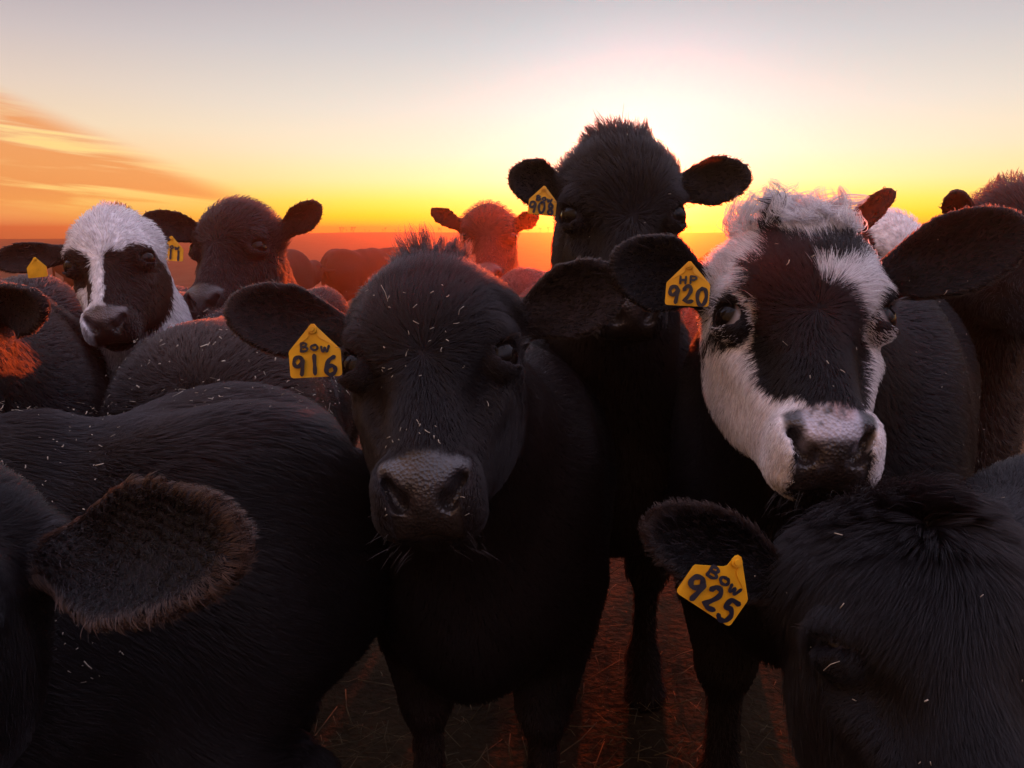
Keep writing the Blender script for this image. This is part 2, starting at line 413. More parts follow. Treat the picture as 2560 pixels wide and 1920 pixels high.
    def groups(c, p):
        """distance of each group, big where far away"""
        n = len(p); o = []
        def part(f, cen, rad):
            v = np.full(n, 9.0, np.float32)
            m = ((p - cen) ** 2).sum(-1) < rad * rad
            if m.any(): v[m] = f(p[m])
            return v
        o.append(part(c.d_head, c.h2w((0, -.08, -.02)), .36 * c.hs))
        for i in (0, 1):
            b, E, Ln, W, s = c.ears[i]
            o.append(part(lambda q, i=i: c.d_ear(q, i), b + E[0] * Ln * .5, Ln * .5 + .12))
        nm = (c.nb1 + c.nh1) / 2
        o.append(part(c.d_neck, nm, np.linalg.norm(c.nb1 - c.nh1) / 2 + .42))
        o.append(part(c.d_body, c.b2w((-.1, 0, .62)), 1.22 * c.bs))
        return o
    def sdf(c, p):
        h, e0, e1, nk, b = c.groups(p)
        d = smin(h, e0, .018); d = smin(d, e1, .018)
        return smin(smin(nk, b, .10), d, .045)
    def bounds(c):
        pts = [c.h2w(q) for q in ((0, .03, -.26), (0, -.25, -.26), (.13, -.1, .2), (-.13, -.1, .2), (0, -.25, .2), (0, 0, .22))]
        pts += [b + E[0] * Ln + k * E[1] * W for b, E, Ln, W, s in c.ears for k in (-1.2, 1.2)]
        pts += [c.b2w(q) for q in ((-.88, -.3, 0), (-.88, .3, 0), (.75, -.3, 0), (.75, .3, 0), (0, 0, 1.13))]
        pts = np.array(pts)
        lo = pts.min(0) - .05; lo[2] = max(lo[2], -.03); return lo, pts.max(0) + .05

def smooth01(x, a, b):
    t = np.clip((x - a) / (b - a), 0, 1); return t * t * (3 - 2 * t)
def in_poly(x, y, poly):
    r = np.zeros(len(x), bool); n = len(poly)
    for i in range(n):
        x0, y0 = poly[i]; x1, y1 = poly[i - 1]
        if y0 == y1: continue
        k = ((y0 > y) != (y1 > y)) & (x < (x1 - x0) * (y - y0) / (y1 - y0) + x0)
        r ^= k
    return r

def skin_mask(q):
    """bare nose pad between and round the nostrils, in head coordinates"""
    a = np.abs(q[:, 0])
    top = -.150 - .10 * np.maximum(a - .02, 0)
    w = .039 + .014 * smooth01(q[:, 2], -.215, -.165)
    m = smooth01(top - q[:, 2], -.003, .004) * smooth01(w - a, -.003, .005) * smooth01(q[:, 1], -.080, -.072)
    return m

def coat_colour(c, p, jit=None, brown=0.25, white=None, seed=0):
    """coat markings only: returns colours for points p (and the skin mask)"""
    q = c.to_h(p)
    n = len(p)
    k = np.clip(wob(p, 9.0, seed) * .6 + wob(p, 31.0, seed + 3) * .4, -1, 1)
    col = BLACK * (1 + .45 * k[:, None])
    bw = np.clip(.7 * brown * (.5 + .9 * wob(p, 4.0, seed + 9)), 0, 1)[:, None]
    col = col * (1 - bw) + BROWN * bw
    if white is not None:
        w = white(c, p if jit is None else p + jit, q if jit is None else c.to_h(p + jit))[:, None]
        wc = WHITE * (1 + .10 * wob(p, 12.0, seed + 5)[:, None]) 
        col = col * (1 - w) + wc * w
    return np.clip(col, 0.002, .95), q

def build_cow(c, name, label, group, h=.007, hairs=0, white=None, brown=.25, nose=(.035, .030, .034), seed=0, flen=1.0, hw=1.0,
              tuft=None, whisk=0, lash=0, eye_white=False, nose_fn=None, view_only=True, cat='cow'):
    lo, hi = c.bounds()
    V, F = surface_nets(c.sdf, lo, hi, h)
    o = mesh_np(name, V, F, HIDE)
    col, q = coat_colour(c, V, None, brown, white, seed)
    hd = c.d_head(V)
    sk = np.where(hd < .012, skin_mask(q), 0)
    sc = np.array(nose)[None] * (1 + .25 * wob(V, 60.0, seed)[:, None])
    lowz = smooth01(q[:, 2], -.186, -.200)[:, None] * smooth01(.036, 0, .001)
    sc = sc * (1 - lowz) + np.array([.030, .021, .019]) * lowz
    if nose_fn is not None: sc = nose_fn(q, sc)
    col = col * (1 - sk[:, None]) + sc * sk[:, None]
    # dark lids and nostril linings
    a = q.copy(); a[:, 0] = np.abs(a[:, 0])
    le = smooth01(np.linalg.norm(a - np.array(c.EC), axis=-1), .037, .032)[:, None]
    col = col * (1 - le) + np.array([.020, .015, .017]) * le
    me = o.data
    at = me.attributes.new('coat', 'FLOAT_COLOR', 'POINT'); at.data.foreach_set('color', np.concatenate([col, np.ones((len(col), 1))], 1).astype(np.float32).ravel())
    at = me.attributes.new('skin', 'FLOAT', 'POINT'); at.data.foreach_set('value', sk.astype(np.float32))
    set_origin(o, c.c)
    tag(o, label, cat, group)
    # eyes
    for s in (-1, 1):
        ec = np.array(c.EC) * np.array([s, 1, 1]); en = c._en * np.array([s, 1, 1])
        u, w = 22, 14
        th = np.linspace(0, 2 * np.pi, u, endpoint=False); ph = np.linspace(0.02, np.pi - .02, w)
        t1 = unit(np.cross(en, [0, 0, 1.0])); t2 = np.cross(en, t1)
        dirs = (np.sin(ph)[:, None, None] * (np.cos(th)[None, :, None] * t1 + np.sin(th)[None, :, None] * t2) + np.cos(ph)[:, None, None] * en)
        rr = .0248 + .0012 * np.exp(-(ph / .5) ** 2)[:, None, None]
        pv = (ec + dirs * rr).reshape(-1, 3)
        fs = [[i * u + j, i * u + (j + 1) % u, (i + 1) * u + (j + 1) % u, (i + 1) * u + j] for i in range(w - 1) for j in range(u)]
        pw = np.array([c.h2w(x) for x in pv])
        fs = np.array(fs); fm = pw[fs].mean(1); fn = np.cross(pw[fs[:, 1]] - pw[fs[:, 0]], pw[fs[:, 2]] - pw[fs[:, 0]])
        if ((fm - c.h2w(ec)) * fn).sum() < 0: fs = fs[:, ::-1]
        eo = mesh_np('eye', pw - c.c, fs, EYE, o)
        ecol = np.tile(np.array([.007, .0045, .004]), (len(pv), 1))
        if eye_white:
            rim = smooth01(np.repeat(ph, u), .75, .95)[:, None]; ecol = ecol * (1 - rim) + np.array([.30, .26, .27]) * rim
        ea = eo.data.attributes.new('coat', 'FLOAT_COLOR', 'POINT'); ea.data.foreach_set('color', np.concatenate([ecol, np.ones((len(ecol), 1))], 1).astype(np.float32).ravel())
    c.obj = o; c.V = V; c.F = F; c.white = white; c.brown = brown; c.seed = seed
    if hairs: grow(c, o, hairs, flen, hw, tuft, whisk, lash)
    return o

def grow(c, o, n, flen, hw, tuft, whisk, lash):
    V, F = c.V, c.F
    T = np.concatenate([F[:, [0, 1, 2]], F[:, [0, 2, 3]]])
    A, B_, C_ = V[T[:, 0]], V[T[:, 1]], V[T[:, 2]]
    nr = np.cross(B_ - A, C_ - A); ar = np.linalg.norm(nr, axis=-1) / 2; nr = nr / (2 * ar[:, None] + 1e-12)
    cen = (A + B_ + C_) / 3
    x, y, d = project(cen)
    vis = (x > -60) & (x < 1084) & (y > -60) & (y < 828) & (d > .05)
    face = (nr * unit(CAMP - cen)).sum(-1)
    wt = ar * np.where(vis, 1.0, .03) * np.where(face > -.35, 1.0, .12) / np.maximum(d, .45) ** 1.3
    hd = c.d_head(cen)
    wt *= np.where(hd < .02, 1.6, 1.0) * np.where(cen[:, 2] < .35, .4, 1.0)
    cs = np.cumsum(wt); pick = np.searchsorted(cs, rng.random(n) * cs[-1]); pick = np.minimum(pick, len(T) - 1)
    r1 = np.sqrt(rng.random(n))[:, None]; r2 = rng.random(n)[:, None]
    root = A[pick] * (1 - r1) + B_[pick] * (r1 * (1 - r2)) + C_[pick] * (r1 * r2)
    # smooth normals
    vn = np.zeros_like(V); 
    for k in range(3): np.add.at(vn, T[:, k], nr * ar[:, None])
    vn = unit(vn)
    nor = unit(vn[T[pick, 0]] * (1 - r1) + vn[T[pick, 1]] * (r1 * (1 - r2)) + vn[T[pick, 2]] * (r1 * r2))
    h, e0, e1, nk, bd = c.groups(root)
    q = c.to_h(root); b = c.to_b(root)
    isH = (h < np.minimum(nk, bd) + .004) & (h < np.minimum(e0, e1) + .003)
    isE0 = (e0 < h) & (e0 < nk); isE1 = (e1 < h) & (e1 < nk)
    isE = isE0 | isE1
    isH &= ~isE
    isB = ~(isH | isE)
    # flow direction
    dr = np.zeros((n, 3))
    v = q - np.array([0, 0, c.whorl]); v[:, 1] *= .4
    v[:, 2] -= .01 + .05 * (np.abs(q[:, 0]) > .07)
    dr[isH] = (unit(v) @ c.H)[isH]
    bdir = -c.f * 1.0 + np.array([0, 0, -.55])
    nd = unit(c.nb1 - c.nh1)
    wn = smooth01(bd - nk, -.02, .06)[:, None]
    dr[isB] = (unit(bdir)[None] * (1 - wn) + (nd + np.array([0, 0, -.45]))[None] * wn)[isB]
    leg = isB & (b[:, 2] < .5)
    dr[leg] = np.array([0, 0, -1.0])
    ln = np.full(n, .026) * c.bs
    ln = np.where(leg, .014, ln)
    rimf = np.zeros(n)
    for i, m in ((0, isE0), (1, isE1)):
        bb, E, Ln, W, s = c.ears[i]
        qe = (root - bb) @ E.T
        t = np.clip(qe[:, 0] / Ln, 0, 1.1); w = qe[:, 1] / (W * (.50 + .50 * np.clip(t / .60, 0, 1)))
        rim = np.clip(((t - .56) / .45) ** 2 + w ** 2, 0, 1.3)
        rimf = np.where(m, smooth01(rim, .60, .95), rimf)
        ed = E[0][None] * (.75 + 0 * w[:, None]) + E[1][None] * (w * (.35 + .8 * smooth01(rim, .5, 1)))[:, None]
        dr = np.where(m[:, None], ed, dr)
        ln = np.where(m, (.0045 + .0040 * c.earhair * smooth01(rim, .72, 1.0)) * c.hs, ln)
    # head lengths
    lh = .011 + .012 * smooth01(q[:, 2], -.12, .04) + .014 * smooth01(q[:, 2], .05, .15) + .006 * smooth01(-q[:, 1], .09, .16)
    a = q.copy(); a[:, 0] = np.abs(a[:, 0]); de = np.linalg.norm(a - np.array(c.EC), axis=-1)
    lh *= .28 + .72 * smooth01(de, .032, .056)
    lh *= .45 + .55 * smooth01(-q[:, 2], .20, .14) if False else 1
    lh = np.where(q[:, 2] < -.13, lh * (.62 + .38 * smooth01(q[:, 2], -.19, -.13)), lh)
    ln = np.where(isH, lh * c.hs, ln) * flen
    # discard on the nose pad, eye opening
    em = (a - np.array(c.EC)) @ c.EM.T
    keep = ~(isH & (skin_mask(q) > .35)) & ~(((em[:, 0] / .0265) ** 2 + ((em[:, 1] + .001) / (.0182 * c.eo)) ** 2 < 1) & (em[:, 2] > .008) & (hd[pick] < .02))
    jn = rng.normal(0, 1, (n, 3))
    lowf = np.stack([wob(root, 16, 1.0 + c.seed), wob(root, 16, 5.0 + c.seed), wob(root, 16, 9.0 + c.seed)], -1)
    dr = unit(dr) + (.40 + .25 * isH)[:, None] * lowf + .16 * jn
    dr = dr - nor * (dr * nor).sum(-1, keepdims=True); dr = unit(dr)
    lift = np.where(isE, .12 + .15 * rng.random(n), .28 + .22 * rng.random(n))
    top = isH & (q[:, 2] > .09)
    lift = np.where(top, .55 + .35 * rng.random(n), lift)
    lift = np.where(isB, .42 + .25 * rng.random(n), lift)
    ln = ln * (.6 + .7 * rng.random(n))
    inner = isE & (rimf < .35) & (rng.random(n) < .035)
    ln = np.where(inner, ln + .020 * rng.random(n), ln); lift = np.where(inner, .45, lift)
    if tuft:
        tl, tz, tx, up = tuft['len'], tuft['z'], tuft['x'], tuft['up']
        tm = isH & (q[:, 2] > tz) & (np.abs(q[:, 0] - tuft.get('cx', 0)) < tx)
        k = smooth01(q[:, 2], tz, tz + .05) * smooth01(tx - np.abs(q[:, 0] - tuft.get('cx', 0)), 0, .04)
        ln = np.where(tm, np.maximum(ln, tl * k * (.5 + .7 * rng.random(n)) * np.clip(1 + .9 * wob(root, 62, 4.0 + c.seed), .3, 1.7)), ln)
        tv = np.array(up) @ c.H
        dr = np.where(tm[:, None], unit(dr * (1 - k[:, None]) + k[:, None] * (tv + .35 * lowf + .25 * jn + .9 * np.outer(q[:, 0] / max(tx, .01), c.H[0]))), dr)
    curl = np.zeros(n); tuf = np.zeros(n)
    if tuft: tuf = np.where(tm, k, 0)
    if tuft and tuft.get('curl'): curl = np.where(tm, tuft['curl'] * k, 0)
    root, nor, dr, ln, lift, curl, isH_, isE_, rimf, tuf, inner = (z[keep] for z in (root, nor, dr, ln, lift, curl, isH, isE, rimf, tuf, inner))
    n = len(root)
    # extra: whiskers, lashes
    rad = np.where(isH_ & (tuf < .3), .00027, .00034) * hw * np.clip(np.linalg.norm(root - CAMP, axis=-1) / .95, .7, 2.6)
    K = 5
    tt = np.linspace(0, 1, K)
    d0 = unit(dr + nor * lift[:, None] * 1.6)
    d1 = unit(dr + nor * lift[:, None] * .15 + np.array([0, 0, -.18]))
    pts = root[:, None, :] + ln[:, None, None] * (tt[None, :, None] * d0[:, None, :] + (tt ** 2)[None, :, None] * .5 * (d1 - d0)[:, None, :])
    # clumps
    cell = np.where(tuf > .25, .013, np.where(isH_, .0062, .0090))[:, None]
    cw = root + .004 * np.stack([wob(root, 90, 1), wob(root, 90, 2), wob(root, 90, 3)], -1)
    kx = np.floor(cw / cell).astype(np.int64)
    key = (kx[:, 0] * 73856093) ^ (kx[:, 1] * 19349663) ^ (kx[:, 2] * 83492791)
    u, inv = np.unique(key, return_inverse=True)
    cnt = np.bincount(inv).astype(float)
    g = np.stack([np.stack([np.bincount(inv, pts[:, k, ax]) / cnt for ax in range(3)], -1) for k in range(K)], 1)
    st = (.12 + .50 * hashf(u, u * 0 + 1))[inv]; st = np.where(isH_, st * .5, st)
    st = np.where(curl > 0, .9, st); st = np.where(tuf > 0, np.maximum(st, .75), st)
    pts += (g[inv] - pts) * (st[:, None, None] * (tt ** 1.5)[None, :, None])
    if curl.any():
        ph = (hashf(u, u * 0 + 3) * 6.28)[inv]; sg = np.where(hashf(u, u * 0 + 7) > .5, 1, -1)[inv]
        ang = ph[:, None] + sg[:, None] * tt[None] * 5.2
        t1 = unit(np.cross(d0, np.array([.3, .5, .8]))); t2 = unit(np.cross(d0, t1))
        off = (np.cos(ang) - np.cos(ph)[:, None])[..., None] * t1[:, None] + (np.sin(ang) - np.sin(ph)[:, None])[..., None] * t2[:, None]
        pts += off * (curl * np.minimum(ln, .045))[:, None, None] * .30
    jit = rng.normal(0, .0018, root.shape) * c.hs
    col, _ = coat_colour(c, root, jit, c.brown, c.white, c.seed)
    vv = rng.random(n)
    if tuft and tuft.get('tint') is not None:
        kk = (isH_ * smooth01(c.to_h(root)[:, 2], .150, .185) * (.4 + .6 * hashf(u, u * 0 + 5)[inv]))[:, None]; col = col * (1 - kk) + np.array(tuft['tint']) * kk
    col = col * (.65 + .75 * vv[:, None])
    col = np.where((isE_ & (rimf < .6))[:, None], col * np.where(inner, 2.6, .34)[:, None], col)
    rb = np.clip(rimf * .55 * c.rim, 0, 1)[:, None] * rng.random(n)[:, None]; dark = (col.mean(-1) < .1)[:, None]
    col = np.where(dark, col * (1 - rb) + BROWN * 1.3 * c.rim * rb, col)  # ear-edge hairs browned: the backlit rim is put into their colour
    ex_p, ex_c, ex_r = [], [], []
    def extra(base, dirn, L_, colr, r_, sag=.25):
        base = c.h2w(base); dw = unit(np.asarray(dirn) @ c.H)
        ex_p.append(np.array([base + dw * L_ * t + np.array([0, 0, -1.0]) * sag * L_ * t * t for t in tt])); ex_c.append(colr); ex_r.append(r_)
    for i in range(whisk):
        s = random.choice((-1, 1))
        extra((s * random.uniform(.02, .058), random.uniform(-.10, -.045), random.uniform(-.235, -.185)),
              (s * random.uniform(.3, 1.0), random.uniform(-.2, .5), random.uniform(-1.0, -.1)), random.uniform(.012, .032) * c.hs, np.array([.06, .05, .05]), .00018, .15)
    for i in range(lash):
        s = random.choice((-1, 1)); u_ = random.uniform(-1, 1)
        ec = np.array(c.EC); e = ec + c.EM[2] * .024 + c.EM[0] * .021 * u_ + np.array([0, 0, 1]) * (.015 - .008 * u_ * u_)
        dd = c.EM[2] * .8 + c.EM[0] * .5 * u_ + np.array([.3, .2, .35])
        fl = np.array([s, 1, 1])
        extra(e * fl, dd * fl, random.uniform(.014, .026) * c.hs, np.array([.05, .04, .04]), .00025, .3)
    if ex_p:
        pts = np.concatenate([pts, np.array(ex_p)]); col = np.concatenate([col, np.array(ex_c)]); rad = np.concatenate([rad, np.array(ex_r)])
    n = len(pts)
    cu = bpy.data.hair_curves.new('coat')
    cu.add_curves([K] * n)
    cu.attributes['position'].data.foreach_set('vector', (pts - c.c).astype(np.float32).ravel())
    taper = np.array([1.0, 1.0, .85, .6, .15])
    ra = cu.attributes.get('radius') or cu.attributes.new('radius', 'FLOAT', 'POINT')
    ra.data.foreach_set('value', (rad[:, None] * taper[None]).astype(np.float32).ravel())
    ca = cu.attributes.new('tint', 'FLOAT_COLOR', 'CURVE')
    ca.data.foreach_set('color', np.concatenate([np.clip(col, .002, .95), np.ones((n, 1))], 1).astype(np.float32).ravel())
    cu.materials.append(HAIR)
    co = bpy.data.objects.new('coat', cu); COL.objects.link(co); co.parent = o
    c.roots = root; c.nors = nor; c.lens = ln

# ------------------------------------------------------------------ ear tags with hand lettering
GL = {
 'B': [[(.12, 1), (.10, .5), (.08, 0)], [(.12, .97), (.55, 1.0), (.75, .80), (.55, .58), (.15, .52)], [(.15, .52), (.65, .50), (.88, .27), (.62, .04), (.08, .02)]],
 'o': [[(.5, .62), (.15, .52), (.08, .25), (.35, .02), (.72, .06), (.86, .34), (.66, .60), (.42, .62)]],
 'w': [[(.02, .60), (.12, .10), (.28, .04), (.46, .46), (.60, .06), (.76, .08), (.96, .66)]],
 '9': [[(.80, .80), (.55, 1.0), (.20, .92), (.08, .66), (.28, .48), (.60, .56), (.82, .82), (.80, .50), (.68, .02)]],
 '1': [[(.50, 1.0), (.50, .5), (.48, .0)]],
 '6': [[(.80, .98), (.42, .82), (.16, .48), (.14, .18), (.42, .0), (.78, .12), (.84, .36), (.60, .50), (.30, .40), (.16, .22)]],
 '2': [[(.12, .78), (.30, .98), (.62, .98), (.74, .74), (.50, .38), (.16, .06), (.30, .16), (.50, .04), (.90, .10)]],
 '5': [[(.85, .98), (.30, .96), (.22, .58), (.56, .62), (.82, .40), (.70, .08), (.36, .0), (.10, .12)]],
 '0': [[(.50, 1.0), (.18, .82), (.10, .40), (.34, .02), (.70, .08), (.88, .50), (.76, .90), (.46, 1.0)]],
 '8': [[(.74, .84), (.50, 1.0), (.24, .84), (.36, .60), (.68, .42), (.80, .16), (.48, .0), (.20, .16), (.36, .44), (.70, .64), (.76, .82)]],
 'H': [[(.12, 1), (.14, 0)], [(.80, 1), (.78, 0)], [(.14, .5), (.80, .52)]],
 'P': [[(.14, 1), (.14, 0)], [(.14, .98), (.70, .96), (.82, .70), (.55, .48), (.16, .46)]],
 '.': [[(.40, .06), (.56, .02)]],
}
def catmull(pts, m=7):
    p = np.array(pts, float); p = np.vstack([2 * p[0] - p[1], p, 2 * p[-1] - p[-2]])
    out = []
    for i in range(1, len(p) - 2):
        for t in np.linspace(0, 1, m, endpoint=False):
            a, b, c_, d = p[i - 1], p[i], p[i + 1], p[i + 2]
            out.append(.5 * (2 * b + (c_ - a) * t + (2 * a - 5 * b + 4 * c_ - d) * t * t + (3 * b - a - 3 * c_ + d) * t ** 3))
    out.append(p[-2]); return np.array(out)
def ear_tag(c, label, px, py, d, width, rot, lines, yaw=0, tiltx=0, stem=(.0, .9), visible_stem=True):
    """width in metres; rot degrees clockwise in view; lines = [(text, x0, y0, w, h, pen)] in tag units (width 1, y down from the shoulder)"""
    ctr = P(px, py, d)
    r = R(rot)
    X = np.array([1.0, 0, 0]) * math.cos(r) - UPV * math.sin(r)
    Y = np.array([1.0, 0, 0]) * math.sin(r) + UPV * math.cos(r)
    Zv = -FWD
    y = R(yaw); X, Zv = X * math.cos(y) - Zv * math.sin(y), Zv * math.cos(y) + X * math.sin(y)
    y = R(tiltx); Y, Zv = Y * math.cos(y) + Zv * math.sin(y), Zv * math.cos(y) - Y * math.sin(y)
    # outline: square-ish plate, sloping shoulders, slim stem
    k = .06
    out = [(-.5 + k, -.52), (.5 - k, -.52), (.5 - .018, -.52 + .018), (.5, -.52 + k), (.5, -.03), (.485, .01), (.13, .22), (.085, .27), (.065, .46), (.03, .50),
           (-.03, .50), (-.065, .46), (-.085, .27), (-.13, .22), (-.485, .01), (-.5, -.03), (-.5, -.52 + k), (-.5 + .018, -.52 + .018)]
    th = .012
    o2 = np.array(out); n = len(o2)
    # slight bow of the plate
    def pt(x, y, z): return ctr + (X * x + Y * y + Zv * (z - .22 * x * x + .05 * y - .06 * y * y)) * width
    V = [pt(x, y, th) for x, y in o2] + [pt(x, y, -th) for x, y in o2]
    import bmesh
    bm = bmesh.new(); vs = [bm.verts.new(v - c.c) for v in V]
    bm.faces.new(vs[:n]); bm.faces.new(list(reversed(vs[n:])))
    for i in range(n): bm.faces.new((vs[i], vs[n + i], vs[n + (i + 1) % n], vs[(i + 1) % n]))
    # stud that pins it through the ear
    for z0, z1, rr in ((th, .05, .085), (.05, .09, .045)):
        ring = [[bm.verts.new(pt(math.cos(a) * rr, .40 + math.sin(a) * rr, z) - c.c) for a in np.linspace(0, 6.283, 14, endpoint=False)] for z in (z0 + .001, z1)]
        for j in range(14): bm.faces.new((ring[0][j], ring[0][(j + 1) % 14], ring[1][(j + 1) % 14], ring[1][j]))
        bm.faces.new(ring[1])
    bmesh.ops.triangulate(bm, faces=[f for f in bm.faces if len(f.verts) > 4])
    bmesh.ops.subdivide_edges(bm, edges=[e for e in bm.edges if e.calc_length() > width * .2], cuts=2, use_grid_fill=True)
    me = bpy.data.meshes.new('ear_tag'); bm.to_mesh(me); bm.free(); me.materials.append(TAG_Y)
    t = bpy.data.objects.new('ear_tag', me); COL.objects.link(t); t.parent = c.obj; t['label'] = label
    LV, LF = [], []
    for text, x0, y0, w, h_, pen in lines:
        adv = w / len(text)
        for ci, ch in enumerate(text):
            if ch == ' ': continue
            for si, stk in enumerate(GL[ch]):
                sk = np.array(stk) * np.array([adv * .80, h_ if True else 1]) + np.array([x0 + ci * adv, y0 + .02 * math.sin(ci * 2.3)])
                if ch == '.': sk = np.array(stk) * np.array([adv, h_]) + np.array([x0 + ci * adv, y0])
                cv = catmull(sk, 6 if len(stk) > 2 else 4)
                tg = np.gradient(cv, axis=0); tg /= np.linalg.norm(tg, axis=1)[:, None] + 1e-9
                nn = np.stack([-tg[:, 1], tg[:, 0]], -1)
                m = len(cv); pw = pen * (1 + .12 * np.sin(np.arange(m) * .7 + ci))
                # round ends
                cv = np.vstack([cv[0] - tg[0] * pen * .45, cv, cv[-1] + tg[-1] * pen * .45])
                nn = np.vstack([nn[0], nn, nn[-1]]); pw = np.concatenate([[pen * .35], pw, [pen * .35]]); m += 2
                b0 = len(LV)
                for i in range(m):
                    z = th + .006 + .0007 * i + .004 * si + .002 * (ci % 2)
                    for sgn in (1, -1):
                        qx, qy = cv[i] + nn[i] * pw[i] * .5 * sgn
                        LV.append(pt(qx, qy, z) - c.c)
                for i in range(m - 1):
                    a = b0 + 2 * i; LF.append([a, a + 1, a + 3, a + 2])
    if LV:
        lo = mesh_np('lettering', np.array(LV), np.array(LF), INK, t, smooth=False)
    return t

# ------------------------------------------------------------------ setting: ground, hill, straw
HS = 1.0        # share of the full hair count
def ground():
    xs = np.concatenate([-np.geomspace(150, 6, 40), np.linspace(-5.5, 5.5, 56), np.geomspace(6, 150, 40)])
    ys = np.concatenate([[-40, -20, -10, -5, -2], np.linspace(-1, 8, 60), np.geomspace(8.5, 118, 70)])
    X, Y = np.meshgrid(xs, ys); p = np.stack([X.ravel(), Y.ravel(), np.zeros(X.size)], -1)
    near = smooth01(30 - np.abs(p[:, 1]), 0, 25)
    p[:, 2] = .012 * wob(p, 3.1, 2) * near - .012 + .05 * wob(p, .07, 4) * smooth01(p[:, 1], 15, 60)
    crest = .68 + .46 * smooth01(p[:, 0], -30, -9)                         # the pasture rises to a low crest that makes the horizon
    p[:, 2] += crest * smooth01(p[:, 1], 9, 56) - 2.6 * smooth01(p[:, 1], 60, 110)
    nx, ny = len(xs), len(ys)
    F = np.array([[j * nx + i, j * nx + i + 1, (j + 1) * nx + i + 1, (j + 1) * nx + i] for j in range(ny - 1) for i in range(nx - 1)])
    m, N, L, b = new_mat('trampled_soil')
    tc = N.new('ShaderNodeTexCoord')
    n1 = N.new('ShaderNodeTexNoise'); n1.inputs['Scale'].default_value = 2.2; n1.inputs['Detail'].default_value = 8; L.new(tc.outputs['Object'], n1.inputs['Vector'])
    n2 = N.new('ShaderNodeTexNoise'); n2.inputs['Scale'].default_value = 45; n2.inputs['Detail'].default_value = 6; L.new(tc.outputs['Object'], n2.inputs['Vector'])
    r = N.new('ShaderNodeValToRGB'); L.new(n1.outputs['Fac'], r.inputs[0])
    r.color_ramp.elements[0].color = (.030, .021, .013, 1); r.color_ramp.elements[1].color = (.085, .058, .032, 1)
    r.color_ramp.elements[0].position = .3; r.color_ramp.elements[1].position = .7
    mx = N.new('ShaderNodeMix'); mx.data_type = 'RGBA'; mx.blend_type = 'MULTIPLY'; mx.inputs[0].default_value = .6
    r2 = N.new('ShaderNodeValToRGB'); L.new(n2.outputs['Fac'], r2.inputs[0]); r2.color_ramp.elements[0].color = (.3, .3, .3, 1); r2.color_ramp.elements[1].color = (1.4, 1.3, 1.1, 1)
    L.new(r.outputs[0], mx.inputs[6]); L.new(r2.outputs[0], mx.inputs[7]); L.new(mx.outputs[2], b.inputs['Base Color'])
    b.inputs['Roughness'].default_value = .95; b.inputs['Specular IOR Level'].default_value = .15
    bp = N.new('ShaderNodeBump'); bp.inputs['Distance'].default_value = .02; bp.inputs['Strength'].default_value = .8; L.new(n2.outputs['Fac'], bp.inputs['Height']); L.new(bp.outputs[0], b.inputs['Normal'])
    o = mesh_np('ground', p, F, m); tag(o, 'trampled brown dirt feedlot ground under the herd', kind='structure')
ground()
def strands(name, base, dirs, lens, wid, mat, bend=.2, nor=None):
    """flat little straws as one mesh"""
    n = len(base); s = unit(np.cross(dirs, rng.normal(0, 1, (n, 3)) if nor is None else nor)); up = unit(np.cross(s, dirs))
    V = np.zeros((n, 3, 2, 2, 3)); th = (wid * .35)
    bd = rng.normal(0, bend, n)
    for k, t in enumerate((-.5, 0, .5)):
        ce = base + dirs * (lens * t)[:, None] + s * (bd * lens * (t * t * 2 - .2))[:, None]
        for a, sa in enumerate((-1, 1)):
            for b, sb in enumerate((-1, 1)):
                V[:, k, a, b] = ce + s * (sa * wid * .5)[:, None] + up * (sb * th * .5)[:, None]
    V = V.reshape(n * 12, 3)
    f = []
    for k in (0, 1):
        a = k * 4; b = a + 4
        f += [(a, a + 1, b + 1, b), (a + 1, a + 3, b + 3, b + 1), (a + 3, a + 2, b + 2, b + 3), (a + 2, a, b, b + 2)]
    f += [(0, 2, 3, 1), (8, 9, 11, 10)]
    F = (np.arange(n)[:, None, None] * 12 + np.array(f)[None]).reshape(-1, 4)
    return mesh_np(name, V, F, mat, smooth=False)
def ground_straw():
    n = 17000
    y = rng.uniform(.5, 6.5, n) ** 1.0; x = rng.uniform(-.95, .95, n) * (y * .75 + .6)
    k = wob(np.stack([x, y, 0 * x], -1), 2.3, 3) + .7 * rng.random(n) > .15
    x, y = x[k], y[k]; n = len(x)
    a = rng.uniform(0, 6.283, n); e = rng.normal(0, .22, n)
    d = np.stack([np.cos(a) * np.cos(e), np.sin(a) * np.cos(e), np.sin(e)], -1)
    ln = rng.gamma(2.2, .028, n) + .012
    p = np.stack([x, y, .006 + .02 * rng.random(n) + np.abs(np.sin(e)) * ln * .4], -1)
    o = strands('straw', p, d, ln, rng.uniform(.0012, .0032, n), mat_plain('ground_straw', (.13, .092, .045), .85, .5, 30), .15)
    tag(o, 'loose trampled straw scattered over the dirt', kind='stuff')
ground_straw()

# ------------------------------------------------------------------ the calves
GROUP = 'cattle crowding round the viewer'
cows = {}
def cow(key, c, label, **k):
    cows[key] = c
    k['hairs'] = int(k.get('hairs', 0) * HS)
    return build_cow(c, 'calf', label, GROUP, **k)

